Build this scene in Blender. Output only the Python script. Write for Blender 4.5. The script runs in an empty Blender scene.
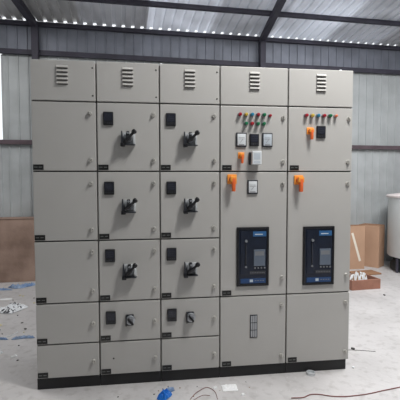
import bpy, bmesh, math, random
from mathutils import Vector, Matrix, noise
random.seed(7)
scene = bpy.context.scene
COL = scene.collection

# ------------------------------------------------------------------ helpers
def srgb(r, g, b):
    def f(c):
        c /= 255.0
        return c / 12.92 if c <= .04045 else ((c + .055) / 1.055) ** 2.4
    return (f(r), f(g), f(b), 1)

def mat(name, rgb, rough=.5, metal=0, var=0, scale=6, bump=0, bscale=60, spec=.5, second=None, trans=0):
    m = bpy.data.materials.new(name); m.use_nodes = True
    nt = m.node_tree; b = nt.nodes['Principled BSDF']
    c = srgb(*rgb)
    b.inputs['Base Color'].default_value = c
    b.inputs['Roughness'].default_value = rough
    b.inputs['Metallic'].default_value = metal
    b.inputs['Specular IOR Level'].default_value = spec
    if trans: b.inputs['Transmission Weight'].default_value = trans
    tc = nt.nodes.new('ShaderNodeTexCoord')
    if var or second:
        n = nt.nodes.new('ShaderNodeTexNoise'); n.inputs['Scale'].default_value = scale
        n.inputs['Detail'].default_value = 6
        r = nt.nodes.new('ShaderNodeValToRGB')
        c2 = srgb(*second) if second else tuple(max(0, v * (1 - var)) for v in c[:3]) + (1,)
        c1 = c if second else tuple(min(1, v * (1 + var * .5)) for v in c[:3]) + (1,)
        r.color_ramp.elements[0].position = .35; r.color_ramp.elements[0].color = c2
        r.color_ramp.elements[1].position = .65; r.color_ramp.elements[1].color = c1
        nt.links.new(tc.outputs['Object'], n.inputs['Vector'])
        nt.links.new(n.outputs['Fac'], r.inputs['Fac'])
        nt.links.new(r.outputs['Color'], b.inputs['Base Color'])
    if bump:
        n2 = nt.nodes.new('ShaderNodeTexNoise'); n2.inputs['Scale'].default_value = bscale
        bp = nt.nodes.new('ShaderNodeBump'); bp.inputs['Strength'].default_value = bump
        bp.inputs['Distance'].default_value = .01
        nt.links.new(tc.outputs['Object'], n2.inputs['Vector'])
        nt.links.new(n2.outputs['Fac'], bp.inputs['Height'])
        nt.links.new(bp.outputs['Normal'], b.inputs['Normal'])
    return m

class MB:
    """collects shapes into one mesh"""
    def __init__(s):
        s.bm = bmesh.new(); s.mats = []
    def mi(s, m):
        if m not in s.mats: s.mats.append(m)
        return s.mats.index(m)
    def _add(s, verts, faces, m, smooth=False, M=None):
        k = s.mi(m)
        vs = [s.bm.verts.new(M @ Vector(v) if M else v) for v in verts]
        for f in faces:
            try:
                fc = s.bm.faces.new([vs[i] for i in f]); fc.material_index = k; fc.smooth = smooth
            except ValueError: pass
        return s
    def box(s, x0, x1, y0, y1, z0, z1, m, bev=0, M=None):
        t = bmesh.new()
        v = [t.verts.new(p) for p in ((x0,y0,z0),(x1,y0,z0),(x1,y1,z0),(x0,y1,z0),(x0,y0,z1),(x1,y0,z1),(x1,y1,z1),(x0,y1,z1))]
        for f in ((3,2,1,0),(4,5,6,7),(0,1,5,4),(1,2,6,5),(2,3,7,6),(3,0,4,7)): t.faces.new([v[i] for i in f])
        if bev: bmesh.ops.bevel(t, geom=t.edges[:], offset=bev, segments=2, affect='EDGES', profile=.5)
        t.verts.index_update()
        s._add([q.co.copy() for q in t.verts], [[q.index for q in f.verts] for f in t.faces], m, False, M)
        t.free(); return s
    def prism(s, poly, axis, a, b, m, M=None):
        """poly of 2d points extruded along axis from a to b; the 2d axes are the two others in order"""
        n = len(poly)
        def P(q, h):
            return {'x': (h, q[0], q[1]), 'y': (q[0], h, q[1]), 'z': (q[0], q[1], h)}[axis]
        vs = [P(q, a) for q in poly] + [P(q, b) for q in poly]
        fs = [list(range(n))[::-1], list(range(n, 2*n))] + [[i, (i+1) % n, n+(i+1) % n, n+i] for i in range(n)]
        return s._add(vs, fs, m, False, M)
    def rev(s, prof, c, axis, m, seg=20, M=None):
        """prof = [(r, h)...] spun about axis through c; h runs along +axis"""
        vs = []; fs = []
        for r, h in prof:
            for k in range(seg):
                a = 2*math.pi*k/seg; u, w = r*math.cos(a), r*math.sin(a)
                p = {'x': (h, u, w), 'y': (u, h, w), 'z': (u, w, h)}[axis]
                vs.append((c[0]+p[0], c[1]+p[1], c[2]+p[2]))
        for j in range(len(prof)-1):
            for k in range(seg):
                fs.append([j*seg+k, j*seg+(k+1) % seg, (j+1)*seg+(k+1) % seg, (j+1)*seg+k])
        fs.append(list(range(seg))[::-1]); fs.append([(len(prof)-1)*seg+k for k in range(seg)])
        return s._add(vs, fs, m, True, M)
    def tube(s, pts, r, m, seg=8, M=None):
        pts = [Vector(p) for p in pts]; vs = []; fs = []
        rs = r if isinstance(r, (list, tuple)) else [r]*len(pts)
        for i, p in enumerate(pts):
            d = (pts[min(i+1, len(pts)-1)] - pts[max(i-1, 0)]).normalized()
            up = Vector((0, 0, 1)) if abs(d.z) < .9 else Vector((1, 0, 0))
            u = d.cross(up).normalized(); w = d.cross(u)
            for k in range(seg):
                a = 2*math.pi*k/seg; vs.append(p + (u*math.cos(a) + w*math.sin(a))*rs[i])
        for j in range(len(pts)-1):
            for k in range(seg):
                fs.append([j*seg+k, j*seg+(k+1) % seg, (j+1)*seg+(k+1) % seg, (j+1)*seg+k])
        fs.append(list(range(seg))[::-1]); fs.append([(len(pts)-1)*seg+k for k in range(seg)])
        return s._add(vs, fs, m, True, M)
    def build(s, name, parent=None, loc=(0,0,0), rotz=0):
        bmesh.ops.recalc_face_normals(s.bm, faces=s.bm.faces[:])
        me = bpy.data.meshes.new(name); s.bm.to_mesh(me); s.bm.free()
        for m in s.mats: me.materials.append(m)
        o = bpy.data.objects.new(name, me); COL.objects.link(o)
        o.location = loc; o.rotation_euler[2] = rotz
        if parent: o.parent = parent
        # sharp edges by angle so that spun shapes shade right
        if any(p.use_smooth for p in me.polygons):
            me.set_sharp_from_angle(angle=math.radians(40))
        return o

def tag(o, label=None, cat=None, group=None, kind=None):
    if label: o['label'] = label
    if cat: o['category'] = cat
    if group: o['group'] = group
    if kind: o['kind'] = kind
    return o
def thing(name, loc, label, cat, group=None, rotz=0):
    o = bpy.data.objects.new(name, None); COL.objects.link(o)
    o.empty_display_size = .1
    o.location = loc; o.rotation_euler[2] = rotz
    return tag(o, label, cat, group)
def struct(o): return tag(o, kind='structure')
def catmull(pts, n=8):
    pts = [Vector(p) for p in pts]; out = []
    P = [2*pts[0]-pts[1]] + pts + [2*pts[-1]-pts[-2]]
    for i in range(1, len(P)-2):
        for k in range(n):
            t = k/n
            out.append(.5*((2*P[i]) + (P[i+1]-P[i-1])*t + (2*P[i-1]-5*P[i]+4*P[i+1]-P[i+2])*t*t + (-P[i-1]+3*P[i]-3*P[i+1]+P[i+2])*t**3))
    out.append(pts[-1]); return out

# ------------------------------------------------------------------ materials
paint   = mat('cabinet_paint', (184,182,178), .42, 0, .05, 1.6, .03, 220)
gasket  = mat('gasket_dark', (42,42,42), .8)
plinthM = mat('plinth_black', (26,26,28), .55, 0, .25, 5)
blackp  = mat('black_plastic', (22,22,26), .35)
greyp   = mat('grey_plastic', (120,122,126), .45)
darkg   = mat('dark_grey_plastic', (48,50,56), .4)
chrome  = mat('lock_metal', (196,194,188), .3, .35)
lockhole= mat('lock_slot', (60,58,54), .6)
steel   = mat('zinc_steel', (175,178,182), .38, .8)
clear   = mat('pale_plate', (205,208,210), .25, .2)
orange  = mat('orange_plastic', (246,158,62), .35)
redor   = mat('red_orange_plastic', (232,106,52), .35)
screenM = mat('meter_screen', (44,46,56), .18, 0, .2, 90)
meterw  = mat('meter_face_white', (216,220,222), .3)
metergr = mat('meter_face_grey', (190,198,205), .28)
platebl = mat('plate_black', (20,20,20), .4)
platewh = mat('plate_engraving', (110,112,110), .5)
bluebl  = mat('breaker_face', (27,34,50), .22, 0, .15, 12)
bluelab = mat('breaker_blue', (44,96,146), .3)
bluedk  = mat('breaker_dark_blue', (30,66,112), .3)
dispgr  = mat('breaker_display', (98,108,122), .2)
lampM = {n: mat('lens_'+n, c, .2) for n, c in dict(red=(160,32,48), yellow=(196,168,70), blue=(44,126,160), green=(24,112,74), orange=(220,120,84)).items()}
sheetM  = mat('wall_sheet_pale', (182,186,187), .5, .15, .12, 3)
sheetDk = mat('wall_sheet_blue_grey', (132,136,147), .5, .3, .2, 3)  # darker, bluer tone for the upper wall strip
roofM   = mat('roof_sheet_galvanised', (222,222,222), .36, .3, .16, 2.2)
beamM   = mat('purlin_steel', (66,64,76), .6, .2, .2, 5)
rustbm  = mat('purlin_primer', (92,78,84), .7, 0, .25, 6)
board   = mat('crate_wood', (160,136,122), .8, 0, .0, 3, .2, 40, second=(124,102,90))
cardM   = mat('cardboard', (188,152,126), .85, 0, .08, 4)
cardD   = mat('cardboard_inside', (150,112,84), .9, 0, .1, 4)
tapeM   = mat('packing_tape', (236,228,214), .3)
tankM   = mat('tank_shell', (206,210,210), .4, .1, .06, 3)
rimM    = mat('tank_rim', (222,212,210), .4)
rubber  = mat('black_rubber', (30,36,38), .6)
redwood = mat('tray_board', (158,112,94), .85, 0, .2, 7)
plastW  = mat('white_plastic_sheet', (228,230,232), .35)
paperM  = mat('white_paper', (240,240,240), .7)
blueS   = mat('blue_plastic_sheet', (104,134,176), .4, 0, .35, 14, second=(150,168,192))
blueB   = mat('blue_plastic_bright', (22,112,205), .35)
wireR   = mat('wire_red_brown', (120,66,58), .6)
chipD   = mat('chip_dark', (78,76,74), .8)
chipB   = mat('chip_brown', (150,122,96), .8)
chipY   = mat('chip_yellow', (206,196,150), .7)

def floor_mat():
    m = bpy.data.materials.new('concrete_floor'); m.use_nodes = True
    nt = m.node_tree; b = nt.nodes['Principled BSDF']; L = nt.links.new
    tc = nt.nodes.new('ShaderNodeTexCoord')
    def noise_(sc, det, p0, c0, p1, c1):
        n = nt.nodes.new('ShaderNodeTexNoise'); n.inputs['Scale'].default_value = sc; n.inputs['Detail'].default_value = det
        r = nt.nodes.new('ShaderNodeValToRGB')
        r.color_ramp.elements[0].position = p0; r.color_ramp.elements[0].color = c0
        r.color_ramp.elements[1].position = p1; r.color_ramp.elements[1].color = c1
        L(tc.outputs['Object'], n.inputs['Vector']); L(n.outputs['Fac'], r.inputs['Fac']); return r.outputs['Color']
    a = noise_(1.3, 8, .3, srgb(182,179,178), .7, srgb(206,203,202))
    d = noise_(14, 6, .34, (0.55,.53,.51,1), .48, (1,1,1,1))
    w = noise_(38, 3, .66, (0,0,0,1), .72, (1,1,1,1))
    mx = nt.nodes.new('ShaderNodeMix'); mx.data_type = 'RGBA'; mx.blend_type = 'MULTIPLY'; mx.inputs['Factor'].default_value = .35
    L(a, mx.inputs['A']); L(d, mx.inputs['B'])
    m2 = nt.nodes.new('ShaderNodeMix'); m2.data_type = 'RGBA'
    L(w, m2.inputs['Factor']); L(mx.outputs['Result'], m2.inputs['A']); m2.inputs['B'].default_value = srgb(206,205,203)
    L(m2.outputs['Result'], b.inputs['Base Color'])
    b.inputs['Roughness'].default_value = .5
    n2 = nt.nodes.new('ShaderNodeTexNoise'); n2.inputs['Scale'].default_value = 30; n2.inputs['Detail'].default_value = 6
    bp = nt.nodes.new('ShaderNodeBump'); bp.inputs['Strength'].default_value = .25; bp.inputs['Distance'].default_value = .01
    L(tc.outputs['Object'], n2.inputs['Vector']); L(n2.outputs['Fac'], bp.inputs['Height']); L(bp.outputs['Normal'], b.inputs['Normal'])
    return m
floorM = floor_mat()

# ------------------------------------------------------------------ the shed
f = MB(); f.box(-25, 25, -25, 25, -.1, 0, floorM); struct(f.build('floor'))

WA = math.radians(3.2); W0 = (1.606, 3.529, 0)       # back wall frame: x along, -y towards the room
PITCH = .14
def sheet(name, x0, x1, z0, z1, m, y=0.0, rib=.014, h=.014, ph=0.0, side=False):
    """trapezoidal cladding sheet with ribs towards the room"""
    prof = []; x = x0 + ph
    prof.append((x0, 0))
    while x + PITCH < x1:
        prof += [(x+.06, 0), (x+.066, -h), (x+.066+rib, -h), (x+.072+rib, 0)]
        x += PITCH
    prof.append((x1, 0))
    front = [(p[0], y+p[1]) for p in prof]; back = [(p[0], y+p[1]+.004) for p in prof][::-1]
    b = MB()
    poly = front + back; n = len(front)
    vs = [(p[0], p[1], z0) for p in poly] + [(p[0], p[1], z1) for p in poly]; N = len(poly)
    fs = [[i, (i+1) % N, N+(i+1) % N, N+i] for i in range(N)]
    for i in range(n-1):
        j = N-1-i
        fs.append([i, i+1, j-1, j]); fs.append([N+i, N+i+1, N+j-1, N+j])
    b._add(vs, fs, m)
    return b
XL, XR = -3.75, 8.0
WX = -2.9                                            # right jamb of the bright opening
b = sheet('wall_back', WX, XR, 0, 3.30, sheetM)
b.prism([(XL, 0), (WX, 0), (WX, .004), (XL, .004)], 'z', 0, 2.0, sheetM)
for k in range(6): b.prism([(WX-.03-k*PITCH, 0), (WX-.042-k*PITCH, -.022), (WX-.078-k*PITCH, -.022), (WX-.09-k*PITCH, 0)], 'z', 0, 2.0, sheetM)
struct(b.build('wall_back', None, W0, WA))
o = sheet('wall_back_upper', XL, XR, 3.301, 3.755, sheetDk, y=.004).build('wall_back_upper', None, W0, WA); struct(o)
# left wall; unseen right and front walls added to keep sky light out
FY = -9.5
b = MB()
b.box(XL-.03, XL, FY, 0, 0, 3.752, sheetM)
for k in range(67):
    yy = -.1 - k*PITCH
    b.prism([(XL, yy), (XL, yy-.06), (XL+.022, yy-.048), (XL+.022, yy-.012)], 'z', 0, 3.752, sheetM)
struct(b.build('wall_left', None, W0, WA))
b = MB(); b.box(XL, 8, FY-.03, FY, 0, 4.65, sheetM)
for k in range(82): b.prism([(XL+.1+k*PITCH, FY), (XL+.16+k*PITCH, FY), (XL+.148+k*PITCH, FY+.022), (XL+.112+k*PITCH, FY+.022)], 'z', 0, 4.6, sheetM)
struct(b.build('wall_front_light_block', None, W0, WA))
b = MB(); b.box(8, 8.03, FY, 0, 0, 4.2, sheetM)
for k in range(67):
    yy = -.1 - k*PITCH
    b.prism([(8, yy), (8, yy-.06), (7.978, yy-.048), (7.978, yy-.012)], 'z', 0, 4.2, sheetM)
struct(b.build('wall_right_light_block', None, W0, WA))
b = MB()
b.box(XL, XL+.05, -.03, .03, 2.03, 3.25, beamM); b.box(WX-.015, WX+.005, -.01, .03, 2.03, 3.25, sheetM)
struct(b.build('window_1', None, W0, WA))

# roof: ribbed sheet that climbs gently towards the camera, its ribs hollow from below
RZ, RK = 3.762, .095
def roof_sheet(x0, x1, ya, yb, m):
    prof = [(x0, 0)]; x = x0
    while x + PITCH < x1 + .001:
        prof += [(x+.046, 0), (x+.052, .032), (x+.096, .032), (x+.102, 0)]
        x += PITCH
    prof.append((x1, 0))
    b = MB(); vs = []; fs = []; n = len(prof)
    for (yy) in (ya, yb):
        for p in prof: vs.append((p[0], yy, RZ - RK*yy + p[1]))
        for p in prof: vs.append((p[0], yy, RZ - RK*yy + p[1] + .004))
    for i in range(n-1):
        fs += [[i, i+1, 2*n+i+1, 2*n+i], [n+i, n+i+1, 3*n+i+1, 3*n+i], [i, i+1, n+i+1, n+i], [2*n+i, 2*n+i+1, 3*n+i+1, 3*n+i]]
    b._add(vs, fs, m); return b
# sheets seven ribs wide; translucency added to some so they glow where metal reflects light
def translucent(name, amt):
    m = mat(name, (215, 216, 220), .4, 0, .16, 2.2)
    nt = m.node_tree; b = nt.nodes['Principled BSDF']; out = nt.nodes['Material Output']
    t = nt.nodes.new('ShaderNodeBsdfTranslucent'); t.inputs['Color'].default_value = (.95, .96, 1, 1)
    n = nt.nodes.new('ShaderNodeTexNoise'); n.inputs['Scale'].default_value = 1.1; n.inputs['Detail'].default_value = 3
    mp = nt.nodes.new('ShaderNodeMapRange'); mp.inputs['From Min'].default_value = .3; mp.inputs['From Max'].default_value = .7
    mp.inputs['To Min'].default_value = amt*.7; mp.inputs['To Max'].default_value = amt*1.3
    tc = nt.nodes.new('ShaderNodeTexCoord'); mx = nt.nodes.new('ShaderNodeMixShader')
    nt.links.new(tc.outputs['Object'], n.inputs['Vector']); nt.links.new(n.outputs['Fac'], mp.inputs['Value'])
    nt.links.new(mp.outputs['Result'], mx.inputs['Fac']); nt.links.new(b.outputs['BSDF'], mx.inputs[1])
    nt.links.new(t.outputs['BSDF'], mx.inputs[2]); nt.links.new(mx.outputs['Shader'], out.inputs['Surface'])
    return m
roofT = [roofM, translucent('roof_sheet_glow_low', .14), translucent('roof_sheet_glow_mid', .34), translucent('roof_sheet_glow_high', .56)]
SW = PITCH*7
pattern = [0, 0, 1, 3, 2, 3, 2, 1, 1, 1, 1, 1]
for k, q in enumerate(pattern):
    xa = XL-.02 + k*SW
    struct(roof_sheet(xa, xa+SW, .022, FY-.1, roofT[q]).build('ceiling' if k == 0 else 'ceiling_sheet_%d' % k, None, W0, WA))

# structural steel, each bar its own piece of trim
n_trim = [0]
def trim(b):
    n_trim[0] += 1
    return struct(b.build('trim_%d' % n_trim[0], None, W0, WA))
b = MB(); b.box(XL, XR, -.055, -.012, 3.672, 3.726, beamM, .004); trim(b)                 # eave purlin
b = MB(); b.box(XL, XR, -.075, -.024, 3.255, 3.325, beamM, .004); trim(b)                 # rail
b = MB(); b.box(XL, XR, -.075, -.024, 1.965, 2.03, rustbm, .004); trim(b)                 # low rail
for yy in (-.77, -1.75, -2.75, -3.75):                                                    # roof purlins
    zz = RZ - RK*yy
    b = MB(); b.box(XL, XR, yy-.03, yy+.03, zz-.062, zz-.002, beamM, .004); trim(b)
for xa, xb in ((-2.42, -2.51), (.99, .87)):
    b = MB(); b.box(xa-.045, xa+.045, -.165, -.076, 0, 3.70, beamM, .004); trim(b)        # wall post
    # rafter under the purlins
    k = (xb-xa)/.75 if xa < 0 else (xb-xa)/.95
    ang = math.atan(-k)
    yy = -4.8; b = MB()
    def rz(y): return RZ - RK*y - .066
    x1 = xa + k*4.7
    vs = []
    for (y, xc) in ((-.08, xa), (yy, x1)):
        vs += [(xc-.04, y, rz(y)-.09), (xc+.04, y, rz(y)-.09), (xc+.04, y, rz(y)), (xc-.04, y, rz(y))]
    b._add(vs, [(0,1,2,3),(4,5,6,7),(0,1,5,4),(1,2,6,5),(2,3,7,6),(3,0,4,7)], beamM); trim(b)

# ------------------------------------------------------------------ the five cabinets
CX = [0, .4267, .8533, 1.2800, 1.7805, 2.2809]
CZ = [2.25, 1.979, 1.509, 1.0325, .602, .3155, .0765]
DY = .55
G = .0045
def door_mesh(x0, x1, z0, z1):
    return MB().box(x0+G, x1-G, -.002, .022, z0+G, z1-G, paint, .004)

def lock(x, z, wing, parent):
    b = MB()
    b.rev([(.015, -.002), (.015, -.011), (.0125, -.014)], (x, 0, z), 'y', chrome, 16)
    b.rev([(.0065, -.012), (.0065, -.0145)], (x, 0, z), 'y', lockhole, 12)
    M = Matrix.Translation((x, 0, z)) @ Matrix.Rotation(math.radians(wing), 4, 'Y')
    b.box(-.003, .003, -.024, -.012, -.016, .016, chrome, .001, M)
    return b.build('lock', parent)
def label_plate(x, z, parent, s):
    b = MB(); r = random.Random(s)
    b.box(x-.034, x+.034, -.006, -.002, z-.018, z+.018, platebl, .001)
    b.box(x-.026, x-.006, -.0065, -.0058, z-.002, z+.003, platewh); b.box(x+.004, x+.024, -.0065, -.0058, z-.002, z+.003, platewh)
    return b.build('label_plate', parent)
def panel_meter(x, z, parent):
    b = MB()
    b.box(x-.034, x+.034, -.016, -.002, z-.045, z+.045, blackp, .004)
    b.box(x-.028, x+.028, -.0172, -.0155, z-.016, z+.036, screenM)
    for k in range(3): b.box(x-.022, x+.022, -.0176, -.0168, z+.022-k*.014, z+.0235-k*.014, darkg)
    for k in range(4): b.box(x-.026+k*.0145, x-.017+k*.0145, -.019, -.0155, z-.036, z-.026, darkg, .001)
    return b.build('panel_meter', parent)
def white_meter(x, z, parent, face, w=.038, h=.0505):
    b = MB()
    b.box(x-w, x+w, -.014, -.002, z-h, z+h, darkg, .003)
    b.box(x-w+.009, x+w-.007, -.0165, -.013, z-h+.010, z+h-.009, face, .001)
    b.box(x-w+.016, x+w-.016, -.0172, -.0162, z+.004, z+.006, greyp); b.box(x-w+.016, x+w-.016, -.0172, -.0162, z+.014, z+.016, greyp)
    b.tube([(x-.010, -.0172, z-.020), (x+.008, -.0172, z+.002)], .0012, greyp, 5)
    b.box(x-.02, x+.02, -.0172, -.0162, z-h+.013, z-h+.018, greyp)
    return b.build('analogue_meter', parent)
def projecting_meter(x, z, parent):
    b = MB()
    b.box(x-.040, x+.026, -.020, -.002, z-.046, z+.044, darkg, .003)
    b.box(x-.028, x+.040, -.060, -.018, z-.046, z+.050, meterw, .004)
    b.box(x-.016, x+.028, -.0612, -.0595, z-.010, z+.034, metergr); b.box(x-.016, x+.028, -.0612, -.0595, z-.034, z-.022, metergr)
    return b.build('projecting_meter', parent)
def operating_handle(x, z, rotd, parent):
    """breaker handle: pale base, dark hub, lever to the upper right, upright spike at the left"""
    T = Matrix.Translation((x, 0, z))
    b = MB()
    b.box(-.040, .046, -.020, -.002, -.052, .036, clear, .003, T)
    b.box(-.034, .048, -.056, -.018, -.052, -.045, darkg, .001, T)           # lower ledge
    b.box(.030, .044, -.040, -.018, -.044, .012, clear, .002, T)             # pale lock plate at the right
    b.rev([(.030, -.018), (.030, -.040), (.024, -.050)], (-.002, 0, -.008), 'y', greyp, 20, T)
    b.rev([(.014, -.050), (.012, -.072)], (-.002, 0, -.008), 'y', blackp, 16, T)
    R = T @ Matrix.Rotation(math.radians(rotd), 4, 'Y')
    b.tube([(-.022, -.060, -.026), (.0, -.066, -.008), (.020, -.070, .014), (.034, -.070, .028)], [.011, .013, .010, .009], blackp, 10, R)
    b.tube([(.030, -.070, .026), (.036, -.071, .033), (.046, -.071, .042), (.051, -.070, .046)], [.011, .017, .017, .011], blackp, 12, R)
    b.prism([(-.050, -.056), (-.026, -.056), (-.034, -.010), (-.040, .044), (-.046, .044), (-.048, .0)], 'y', -.050, -.014, darkg, T)
    b.box(-.052, -.022, -.066, -.014, -.062, -.036, blackp, .004, T)
    b.box(-.012, .008, -.060, -.018, .016, .042, blackp, .004, T)
    b.rev([(.008, -.060), (.007, -.070)], (-.002, 0, .028), 'y', steel, 12, T)
    b.box(-.026, -.014, -.058, -.018, -.006, .024, steel, .003, T)
    return b.build('operating_handle', parent)
def rotary_knob(x, z, parent):
    T = Matrix.Translation((x, 0, z)); b = MB()
    b.box(-.030, .026, -.012, -.002, -.040, .040, darkg, .004, T)
    b.rev([(.033, -.012), (.033, -.022), (.028, -.026)], (.004, 0, .002), 'y', steel, 24, T)
    b.rev([(.020, -.025), (.017, -.042)], (.004, 0, .002), 'y', greyp, 20, T)
    R = T @ Matrix.Translation((.004, 0, .002)) @ Matrix.Rotation(math.radians(-38), 4, 'Y')
    b.box(-.007, .007, -.058, -.030, -.026, .026, blackp, .003, R)
    b.box(-.030, -.022, -.030, -.010, -.038, .034, blackp, .002, T)
    return b.build('rotary_knob', parent)
def lamp(x, z, colr, parent, r=.0135):
    b = MB()
    b.rev([(r+.002, -.002), (r+.002, -.010), (r, -.012)], (x, 0, z), 'y', greyp, 16)
    b.rev([(r-.001, -.011), (r-.001, -.030), (r-.004, -.037), (r-.010, -.039)], (x, 0, z), 'y', lampM[colr], 16)
    return b.build('indicator_lamp', parent)
def orange_switch(x, z, s, parent):
    """square plate with a red-orange pistol grip hanging down"""
    T = Matrix.Translation((x, 0, z)) @ Matrix.Scale(s, 4); b = MB()
    b.box(-.032, .032, -.014, -.002, -.030, .034, orange, .005, T)
    b.rev([(.022, -.014), (.020, -.034)], (0, 0, .002), 'y', redor, 20, T)
    b.box(-.020, .022, -.058, -.034, -.016, .022, orange, .006, T)
    b.box(-.008, .014, -.060, -.030, -.078, .010, redor, .005, T)
    return b.build('rotary_switch', parent)
def louvre(x, z, parent):
    b = MB()
    b.prism([(-.002, z-.007), (-.0165, z-.0065), (-.017, z-.0045), (-.011, z+.004), (-.002, z+.011)], 'x', x-.036, x+.036, paint)
    b.box(x-.034, x+.034, -.0035, -.0015, z-.0118, z-.0068, gasket)
    return b.build('louvre', parent)
def screw(x, z, parent):
    b = MB(); b.rev([(.006, -.002), (.006, -.004), (.003, -.006)], (x, 0, z), 'y', lockhole, 10)
    return b.build('screw', parent)
def breaker(x0, x1, z0, z1, parent, bright):
    b = MB()
    w = x1-x0; h = z1-z0
    fr = .016
    b.box(x0, x0+fr, -.016, .0, z0, z1, blackp, .003); b.box(x1-fr, x1, -.016, 0, z0, z1, blackp, .003)
    b.box(x0+fr, x1-fr, -.016, 0, z0, z0+fr, blackp, .003); b.box(x0+fr, x1-fr, -.016, 0, z1-fr, z1, blackp, .003)
    f = b.build('bezel', parent)
    c = MB()
    c.box(x0+fr, x1-fr, -.010, -.003, z0+fr, z1-fr, bluebl)
    c.box(x0+fr+.01, x0+.36*w, -.016, -.009, z0+.20*h, z1-.07*h, bluebl, .003)
    fc = c.build('front_cover', parent)
    c = MB(); c.box(x0+.50*w, x1-.09*w, -.015, -.0095, z1-.16*h, z1-.075*h, bluelab, .001)
    c.box(x0+.56*w, x1-.2*w, -.0155, -.0148, z1-.13*h, z1-.115*h, meterw); c.build('maker_label', parent)
    c = MB(); c.box(x0+.52*w, x1-.12*w, -.018, -.0095, z0+.34*h, z0+.62*h, dispgr, .003)
    c.box(x0+.56*w, x1-.16*w, -.0186, -.0178, z0+.52*h, z0+.59*h, greyp); c.build('display', parent)
    for k in range(4):
        c = MB(); xx = x0+(.54+.10*k)*w; c.box(xx, xx+.012, -.018, -.0095, z0+.295*h, z0+.32*h, greyp, .002); c.build('push_button', parent)
    c = MB(); c.box(x0+.40*w, x1-.1*w, -.0125, -.0095, z0+.20*h, z0+.255*h, darkg, .001)
    for k in range(9): c.box(x0+(.42+.052*k)*w, x0+(.445+.052*k)*w, -.0131, -.012, z0+.22*h, z0+.235*h, greyp)
    c.build('rating_plate', parent)
    c = MB(); c.box(x0+.12*w, x1-.1*w, -.014, -.0095, z0+.05*h, z0+.13*h, bluedk, .001)
    c.box(x0+.40*w, x0+.50*w, -.0147, -.0135, z0+.07*h, z0+.115*h, metergr)
    for k in range(4): c.box(x0+(.56+.08*k)*w, x0+(.61+.08*k)*w, -.0147, -.0135, z0+.085*h, z0+.1*h, greyp)
    c.build('name_strip', parent)
    c = MB(); c.rev([(.010, -.015), (.009, -.030)], (x0+.28*w, 0, z0+.77*h), 'y', steel, 14)
    c.box(x0+.255*w, x0+.29*w, -.024, -.015, z0+.38*h, z0+.72*h, darkg, .003)
    c.rev([(.008, -.015), (.007, -.024)], (x0+.28*w, 0, z0+.33*h), 'y', greyp, 14); c.build('charging_lever', parent)

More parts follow.
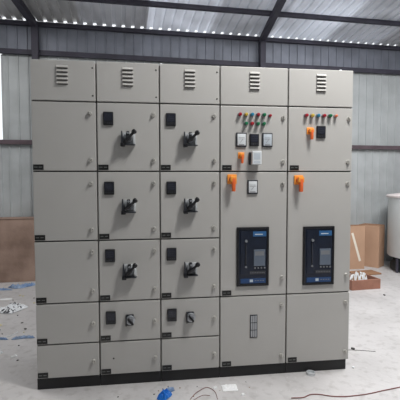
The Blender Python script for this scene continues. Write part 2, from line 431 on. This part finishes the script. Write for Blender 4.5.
GROUP = 'row of joined grey switchgear cabinets'
LBL = ['plain grey switchgear cabinet of blank doors without meters or handles, beside the brown crate',
       'grey switchgear cabinet with four meters and handles, directly right of the blank-doored one',
       'grey switchgear cabinet with meters and black handles, middle of the five, above blue scrap',
       'grey switchgear cabinet with two rows of coloured lamps, white meters and breaker window',
       'grey switchgear cabinet with one row of coloured lamps, rightmost beside the cardboard boxes']
for i in range(5):
    x0, x1 = CX[i], CX[i+1]; xm = (x0+x1)/2; W = x1-x0
    root = thing('switchgear_cabinet', (xm, 0, 0), LBL[i], 'electrical cabinet', GROUP)
    a, e = -W/2, W/2
    bd = MB(); bd.box(a+.0006, e-.0006, .022, DY, .0765, 2.246, paint, .003)
    bd.box(a+.004, e-.004, .016, .0225, .080, 2.243, gasket)
    bd.build('body', root)
    pl = MB(); pe = e-.0006 if i < 4 else e-.02
    pl.box(a+.0006, pe, .008, DY-.02, 0, .078, plinthM, .002)
    pl.build('plinth', root)
    # vented top cover
    tp = MB().box(a+G, e-G, -.002, .022, CZ[1]+G, CZ[0], paint, .004).build('vent_cover', root)
    lx = [-.005, 0, 0, 0, -.003][i]
    for k in range(5): louvre(lx, 2.207-.0265*k, tp)
    if i < 3:
        screw(e-.022, 2.205, tp); screw(e-.022, 2.02, tp)
    if i in (2, 4):
        xx = a+.016 if i == 2 else e-.075
        lb = MB(); lb.rev([(.012, 2.246), (.012, 2.262), (.007, 2.27)], (xx, .06, 0), 'z', meterw, 12); lb.build('lifting_bolt', root)
    rows = [(1, 2), (2, 3), (3, 4), (4, 5), (5, 6)] if i < 3 else [(1, 2), (2, 4), (4, 6)]
    for (r0, r1) in rows:
        z1, z0 = CZ[r0], CZ[r1]
        d = door_mesh(a, e, z0, z1).build('door', root)
        # locks
        if i < 3:
            zs = {1: (1.90, 1.587), 2: (1.428, 1.110), 3: (.956, .684), 4: (.453,), 5: (.187,)}[r0]
            lxx = a+.384
        else:
            zs = {1: (1.897, 1.582), 2: (1.420, .733), 4: (.527, .146)}[r0]
            lxx = e-.037
        for k, z in enumerate(zs): lock(lxx, z, random.choice((0, 20, -25, 35)), d)
        if not (i == 4 and r0 == 2):
            label_plate(a+(.042 if i < 3 else .05), z0+.028, d, r0*7+i)
        if i in (1, 2) and r0 < 5:
            mz = {1: 1.868, 2: 1.394, 3: .9255, 4: .4885}[r0]
            panel_meter(a+.079, mz, d)
            hx = a+.213
            if r0 < 4: operating_handle(hx, {1: 1.738, 2: 1.276, 3: .826}[r0], {(1,1): 0, (1,2): 4, (1,3): -4, (2,1): 3, (2,2): 0, (2,3): 6}[(i, r0)], d)
            else: rotary_knob(hx-.003, .466, d)
        if i == 1 and r0 == 5: screw(a+.094, .195, d)
        if i == 3 and r0 == 1:
            for k, cn in enumerate(('red', 'yellow', 'blue', 'red', 'green', 'red')):
                lamp(a+.141+.0441*k, 1.913 if k < 5 else 1.908, cn, d, .0135 if k < 5 else .011)
            for k, cn in enumerate(('green', 'red', 'green', 'green')): lamp(a+.185+.0433*k, 1.849, cn, d)
            white_meter(a+.153, 1.735, d, meterw); panel_meter(a+.248, 1.735, d); white_meter(a+.344, 1.735, d, metergr)
            projecting_meter(a+.249, 1.603, d); orange_switch(a+.153, 1.622, .72, d)
        if i == 3 and r0 == 2:
            orange_switch(a+.086, 1.452, 1.08, d); white_meter(a+.237, 1.398, d, meterw)
        if i == 4 and r0 == 1:
            for k, cn in enumerate(('red', 'green', 'blue', 'red', 'green', 'orange')):
                lamp(a+.132+.0452*k, 1.915, 'yellow' if k == 1 else cn, d, .0135 if k < 5 else .011)
            panel_meter(a+.249, 1.798, d); orange_switch(a+.165, 1.803, .8, d)
        if i == 4 and r0 == 2:
            orange_switch(a+.082, 1.446, 1.08, d)
        if i == 3 and r0 == 4:
            b = MB(); sx0, sx1 = a+.224, a+.280
            b.box(sx0, sx1, -.006, -.002, .289, .461, darkg, .001)
            for k in range(3):
                for (za, zb) in ((.296, .345), (.350, .400), (.405, .454)):
                    xx = sx0+.006+k*.0158; b.box(xx, xx+.012, -.009, -.005, za, zb, steel, .001)
            b.build('vent_grille', d)
    if i >= 3:
        br = bpy.data.objects.new('circuit_breaker', None); COL.objects.link(br); br.parent = root
        bx = [(.122, .361), (.122, .364)][i-3]
        breaker(a+bx[0], a+bx[1], .676 if i == 3 else .667, 1.108 if i == 3 else 1.105, br, i == 4)

# ------------------------------------------------------------------ left background: big wooden crate
cr = thing('wooden_crate', (-1.45, 3.08, 0), 'large brown wooden crate standing against the left wall sheets', 'crate', rotz=WA)
b = MB(); b.box(-.6, .72, 0, .2, 0, .9, board, .004); b.build('body', cr)
b = MB(); b.box(-.61, .73, -.012, .212, .9, .912, board, .003); b.build('lid', cr)

# right background: cardboard boxes
def carton(name, x0, x1, y0, y1, h, loc, rotz, label, flap=True):
    r = thing(name, loc, label, 'cardboard box', 'cardboard boxes beside the tank', rotz)
    b = MB(); b.box(x0, x1, y0, y1, 0, h, cardM, .004); b.build('body', r)
    b = MB(); ym = (y0+y1)/2
    b.box(x0+.003, x1-.003, y0+.002, ym-.002, h, h+.004, cardD); b.build('flap', r)
    b = MB(); b.box(x0+.003, x1-.003, ym+.002, y1-.002, h, h+.004, cardD); b.build('flap', r)
    return r
c1 = carton('cardboard_box', -.22, .14, 0, .16, .70, (4.11, 3.20, 0), 0, 'tall light brown cardboard box with a white tape strip, beside the rightmost cabinet')
b = MB(); T = Matrix.Translation((-.01, 0, .36)) @ Matrix.Rotation(math.radians(-17), 4, 'Y')
b.box(-.018, .018, -.004, -.001, -.24, .24, tapeM, 0, T); b.build('tape_strip', c1)
c2 = carton('cardboard_box', 0, .27, 0, .33, .69, (4.50, 3.21, 0), math.radians(40), 'brown cardboard box turned corner-forward between the taped box and the pale tank')

# tank
tk = thing('storage_tank', (5.07, 2.95, 0), 'big pale grey cylindrical tank on a dark base at the right edge', 'tank')
b = MB(); b.rev([(.30, .215), (.46, .225), (.49, .235), (.5, .25), (.5, 1.17)], (0,0,0), 'z', tankM, 56); b.build('shell', tk)
b = MB(); b.rev([(.49, 1.165), (.525, 1.165), (.53, 1.175), (.53, 1.195), (.52, 1.205), (.3, 1.235), (.05, 1.245)], (0,0,0), 'z', rimM, 56); b.build('lid', tk)
for k in range(4):
    an = math.radians(190+90*k); px, py = .475*math.cos(an), .43*math.sin(an)
    b = MB(); b.box(px-.016, px+.016, py-.016, py+.016, 0, .25, beamM, .003); b.build('leg', tk)
b = MB(); b.rev([(.42, 0.0), (.45, .02), (.45, .10), (.41, .16), (.3, .19), (.3, .214)], (0,0,0), 'z', rubber, 40); b.build('base', tk)

# ------------------------------------------------------------------ litter
def crumple(name, loc, w, d, h, seed, m, label, cat, rotz=0, nx=16, ny=12, freq=5, taper=0, group=None, curve=0, m2=None):
    rnd = random.Random(seed); off = Vector((rnd.random()*50, rnd.random()*50, rnd.random()*50))
    b = MB(); k0 = b.mi(m); k1 = b.mi(m2) if m2 else k0
    top = {}; bot = {}
    for i in range(nx+1):
        for j in range(ny+1):
            u, v = i/nx, j/ny
            x = (u-.5)*w; y = (v-.5)*d*(1-taper*abs(2*u-1)**2) + curve*math.sin(u*5+seed)*d
            q = Vector((x*freq/w*2, y*freq/d*2 if taper == 0 else y*freq/w*2, 0)) + off
            e = noise.noise(q); e2 = noise.noise(q*2.3)
            x += .10*w/nx*4*noise.noise(q*1.7+Vector((9,0,0))); y += .10*d/ny*4*noise.noise(q*1.7+Vector((0,9,0)))
            z = max(0, h*(.35 + .9*abs(e) + .35*e2))
            edge = min(u, 1-u, v, 1-v); z *= min(1, .15+edge*5)
            top[i,j] = b.bm.verts.new((x, y, z+.003)); bot[i,j] = b.bm.verts.new((x, y, max(0, z-.001)))
    for i in range(nx):
        for j in range(ny):
            f = b.bm.faces.new((top[i,j], top[i+1,j], top[i+1,j+1], top[i,j+1])); f.material_index = k1 if m2 and rnd.random() < .28 else k0
            f = b.bm.faces.new((bot[i,j+1], bot[i+1,j+1], bot[i+1,j], bot[i,j])); f.material_index = k0
    ring = [(i,0) for i in range(nx)] + [(nx,j) for j in range(ny)] + [(i,ny) for i in range(nx,0,-1)] + [(0,j) for j in range(ny,0,-1)]
    for a_, c_ in zip(ring, ring[1:]+ring[:1]):
        f = b.bm.faces.new((top[a_], bot[a_], bot[c_], top[c_])); f.material_index = k0
    o = b.build(name, None, loc, rotz)
    return tag(o, label, cat, group)

# cables
def cable(name, pts, r, m, label, cat):
    b = MB(); b.tube(catmull(pts), r, m, 8); return tag(b.build(name), label, cat)
crumple('plastic_sheet', (-.93, 2.83, 0), .34, .13, .05, 3, blueS, 'crumpled blue plastic strip on the floor in front of the brown crate', 'plastic sheet', .12, 24, 8, 6, .7, None, .3)
crumple('plastic_sheet', (-1.22, 2.68, 0), .42, .05, .03, 4, blueS, 'thin blue plastic strip at the left picture edge, nearest the crate', 'plastic sheet', -.1, 20, 6, 6, .6, None, .5)
crumple('plastic_sheet', (-.37, .965, 0), .20, .045, .025, 5, blueS, 'thin pale blue plastic strip lying beside the leftmost cabinet', 'plastic sheet', .03, 18, 6, 5, .7, None, .3)
crumple('plastic_sheet', (-.60, .975, 0), .20, .035, .02, 6, blueS, 'short pale blue plastic strip at the left edge, nearer the camera than the white wraps', 'plastic sheet', -.06, 16, 6, 5, .7, None, .4)
cable('plastic_strand', [(-.56,.99,.003),(-.52,1.03,.004),(-.49,1.07,.003),(-.47,1.13,.003)], .005, plastW, 'short white plastic strand on the floor by the pale blue strips', 'strand')
crumple('plastic_wrap', (-.74, 1.84, 0), .22, .30, .055, 8, plastW, 'crumpled white plastic wrap with dark folds on the left floor', 'plastic wrap', -.5, 14, 12, 6, .2, None, 0, darkg)
crumple('plastic_wrap', (-1.03, 1.80, 0), .16, .14, .05, 12, plastW, 'smaller whitish plastic wrap at the left picture edge beside larger wrap', 'plastic wrap', .2, 12, 8, 6, .3, None, 0, darkg)
crumple('paper_scrap', (-.95, 2.25, 0), .14, .05, .012, 36, paperM, 'pale paper scrap on the floor between the white wrap and the blue strips', 'paper scrap', .1, 8, 5, 3, .4)
crumple('paper_scrap', (-.47, .66, 0), .05, .03, .012, 37, plastW, 'small pale scrap on the floor, second nearest the camera left of the cabinets', 'paper scrap', .8, 6, 5, 3, .3)
crumple('plastic_bag', (.868, -.205, 0), .10, .07, .06, 21, blueB, 'bright blue crumpled plastic bag on the floor below the middle cabinet', 'plastic bag', .9, 12, 10, 5, .2)
crumple('plastic_scrap', (.91, -.13, 0), .055, .035, .035, 22, blueS, 'small dull blue plastic scrap behind the bright blue bag', 'plastic scrap', .4, 8, 6, 4, .2)
crumple('paper_sheet', (1.322, -.148, 0), .105, .085, .012, 30, paperM, 'white folded paper lying on the floor before the plinth', 'paper', -.03, 10, 8, 2)
crumple('paper_scrap', (1.394, -.25, 0), .03, .02, .012, 31, paperM, 'tiny white paper scrap right of the folded paper', 'paper scrap', .3, 6, 5, 3, .2)
crumple('paper_scrap', (1.222, -.133, 0), .028, .02, .014, 32, paperM, 'tiny white paper scrap left of the folded paper', 'paper scrap', .5, 6, 5, 3, .2)
crumple('paper_scrap', (-.33, .571, 0), .05, .025, .014, 33, paperM, 'small white paper scrap on the floor left of the blank-doored cabinet', 'paper scrap', .5, 6, 5, 3, .2)
crumple('paper_scrap', (-.73, 1.33, 0), .09, .04, .014, 35, chipY, 'yellowish paper scrap on the floor below the crumpled white wrap', 'paper scrap', .2, 7, 5, 3, .3)

# transparent roll of tape near the plinth
b = MB()
b.rev([(.027, 0), (.033, 0), (.033, .018), (.027, .018), (.027, .001)], (0,0,0), 'z', clear, 28)
tag(b.build('tape_roll', None, (1.964, -.035, 0)), 'whitish roll of tape lying on the floor before the rightmost plinth', 'tape roll')

cable('cable', [(1.70,-.335,.004),(1.78,-.338,.004),(1.845,-.31,.004),(1.908,-.318,.004),(1.98,-.35,.004),(2.063,-.364,.004),(2.16,-.362,.004),(2.249,-.352,.004),(2.38,-.325,.004),(2.60,-.29,.004),(2.8,-.30,.004)], .0032, wireR, 'long red-brown cable snaking over the floor at lower right', 'cable')
cable('wire_offcut', [(1.033,-.261,.003),(1.07,-.20,.003),(1.113,-.16,.006),(1.16,-.125,.004),(1.195,-.15,.004),(1.214,-.20,.003),(1.214,-.28,.003)], .0018, wireR, 'looped thin wire offcut on the floor left of the white paper', 'wire')
cable('wire_offcut', [(1.05,-.28,.003),(1.09,-.24,.003),(1.13,-.225,.006),(1.17,-.23,.003)], .0016, wireR, 'short curved wire offcut lying inside the looped wire', 'wire')
cable('wire_offcut', [(2.37,.31,.004),(2.46,.318,.004),(2.55,.30,.003),(2.66,.26,.003)], .002, chipD, 'thin dark wire offcut on the floor right of the rightmost cabinet', 'wire')

# tray with crumpled plastic, flat board
tr = thing('wooden_tray', (3.62, 2.06, 0), 'low reddish brown tray of scraps on the floor right of the cabinets', 'tray', rotz=.10)
b = MB(); b.box(-.22, .21, -.01, .01, 0, .13, redwood, .003); b.build('front_board', tr)
b = MB(); b.box(-.22, .21, .31, .33, 0, .13, redwood, .003); b.build('back_board', tr)
for s in (-.22, .19):
    b = MB(); b.box(s, s+.02, .01, .31, 0, .13, redwood, .003); b.build('side_board', tr)
b = MB(); b.box(-.20, .19, .01, .31, 0, .02, redwood); b.build('bottom', tr)
crumple('plastic_wrap', (3.58, 2.22, .02), 0.30, .20, .20, 41, plastW, 'pile of crumpled clear and white plastic in the reddish tray', 'plastic wrap', .10, 16, 12, 6, .2, None, 0, chipB)
b = MB(); b.box(-.22, .20, -.12, .12, 0, .022, cardD, .003)
tag(b.build('flat_board', None, (4.09, 2.90, 0), .12), 'flat brown board lying on the floor in front of the cardboard boxes', 'board')

# chips of debris
def chip(x, y, s, m, label, seed, group=None):
    rnd = random.Random(seed); b = MB()
    n = 6; poly = [(s*(.6+.5*rnd.random())*math.cos(2*math.pi*k/n), s*.7*(.6+.5*rnd.random())*math.sin(2*math.pi*k/n)) for k in range(n)]
    b.prism(poly, 'z', 0, s*.5, m)
    return tag(b.build('debris_chip', None, (x, y, 0), rnd.random()*3), label, 'debris', group)
spots_left = [(-.505,1.381),(-.60,1.10),(-.72,1.02),(-.36,.80),(-.66,1.20),(-.55,.86),(-.85,2.2),(-.62,2.25),(-.45,1.75),(-.62,1.62),(-.42,1.2),(-.5,.62),(-.28,.5)]
for k, (x, y) in enumerate(spots_left):
    chip(x, y, .009+.008*random.random(), [chipD, chipD, chipB][k % 3], 'tiny chip of debris on the floor left of the leftmost cabinet', k, 'debris chips on the left floor')
spots_mid = [(.86,-.10),(.83,-.12),(.80,-.16),(.98,-.10),(1.10,-.10),(1.06,-.22),(1.456,-.082),(1.46,-.16),(.56,-.16),(1.25,-.17),(.90,-.07)]
for k, (x, y) in enumerate(spots_mid):
    chip(x, y, .004+.004*random.random(), [chipD, chipB][k % 2], 'tiny chip of debris on the floor in front of the cabinets', 40+k, 'debris chips before the plinth')
rr = random.Random(5)
for k in range(16):
    chip(-.95+rr.random()*.62, .75+rr.random()*1.75, .008+.010*rr.random(), plastW if k % 3 else chipY, 'tiny pale scrap on the floor left of the leftmost cabinet', 120+k, 'pale scraps on the left floor')
chip(2.50, .34, .022, chipD, 'grey lump of debris on the floor beside the bottom corner of the rightmost cabinet', 90)
chip(2.33, .02, .016, plastW, 'pale lump of debris at the right end of the black plinth', 91)
chip(3.70, 1.78, .02, chipD, 'dark chip of debris on the pale floor before the reddish tray', 92)

# ------------------------------------------------------------------ light
w = bpy.data.worlds.new('overcast_sky'); scene.world = w; w.use_nodes = True
nt = w.node_tree; bg = nt.nodes['Background']
bg.inputs['Color'].default_value = (.93, .97, 1, 1); bg.inputs['Strength'].default_value = 1.3
def area(name, loc, aim, sx, sy, power, col=(1,1,1)):
    l = bpy.data.lights.new(name, 'AREA'); l.shape = 'RECTANGLE'; l.size = sx; l.size_y = sy; l.energy = power; l.color = col
    o = bpy.data.objects.new(name, l); COL.objects.link(o); o.location = loc
    o.rotation_euler = (Vector(aim)-Vector(loc)).to_track_quat('-Z', 'Y').to_euler(); return o
area('skylight_front', (2.3, -1.3, 4.08), (3.1, .1, .9), .9, .6, 119, (1, .99, .97))
area('fill_right', (4.0, .3, 4.0), (4.0, .6, 0), 1.2, 1.0, 95, (.98, .99, 1))  # added fill lamp, no roof opening here; brightens the right floor
area('fill_rear', (4.4, 1.5, 3.9), (4.4, 1.7, 0), 1.4, 1.0, 45, (.98, .99, 1))  # unseen lamp added to lift the rear right floor and wall
area('fill_left', (-1.05, .9, 3.95), (-.85, 1.0, 0), .8, .8, 52, (1, .98, .97))  # made-up lamp brightening the floor left of the cabinets

# ------------------------------------------------------------------ camera
cam = bpy.data.cameras.new('camera'); co = bpy.data.objects.new('camera', cam); COL.objects.link(co)
cam.sensor_width = 36; cam.lens = 36*400/400; cam.clip_end = 200
yaw, pitch, roll = math.radians(7.57868), math.radians(2.94275), math.radians(-.0900)
R = Vector((.99125282, -.13196739, -.00156936)); U = Vector((.00832856, .05068236, .9986801)); Wd = Vector((.13171367, .98995753, -.05133813))
M = Matrix((R, U, -Wd)).transposed().to_4x4(); M.translation = Vector((.76167, -2.81484, 1.45292))
co.matrix_world = M
scene.camera = co
vs = scene.view_settings
vs.view_transform = 'Standard'; vs.look = 'None'; vs.gamma = 1; vs.exposure = 0; vs.use_curve_mapping = False
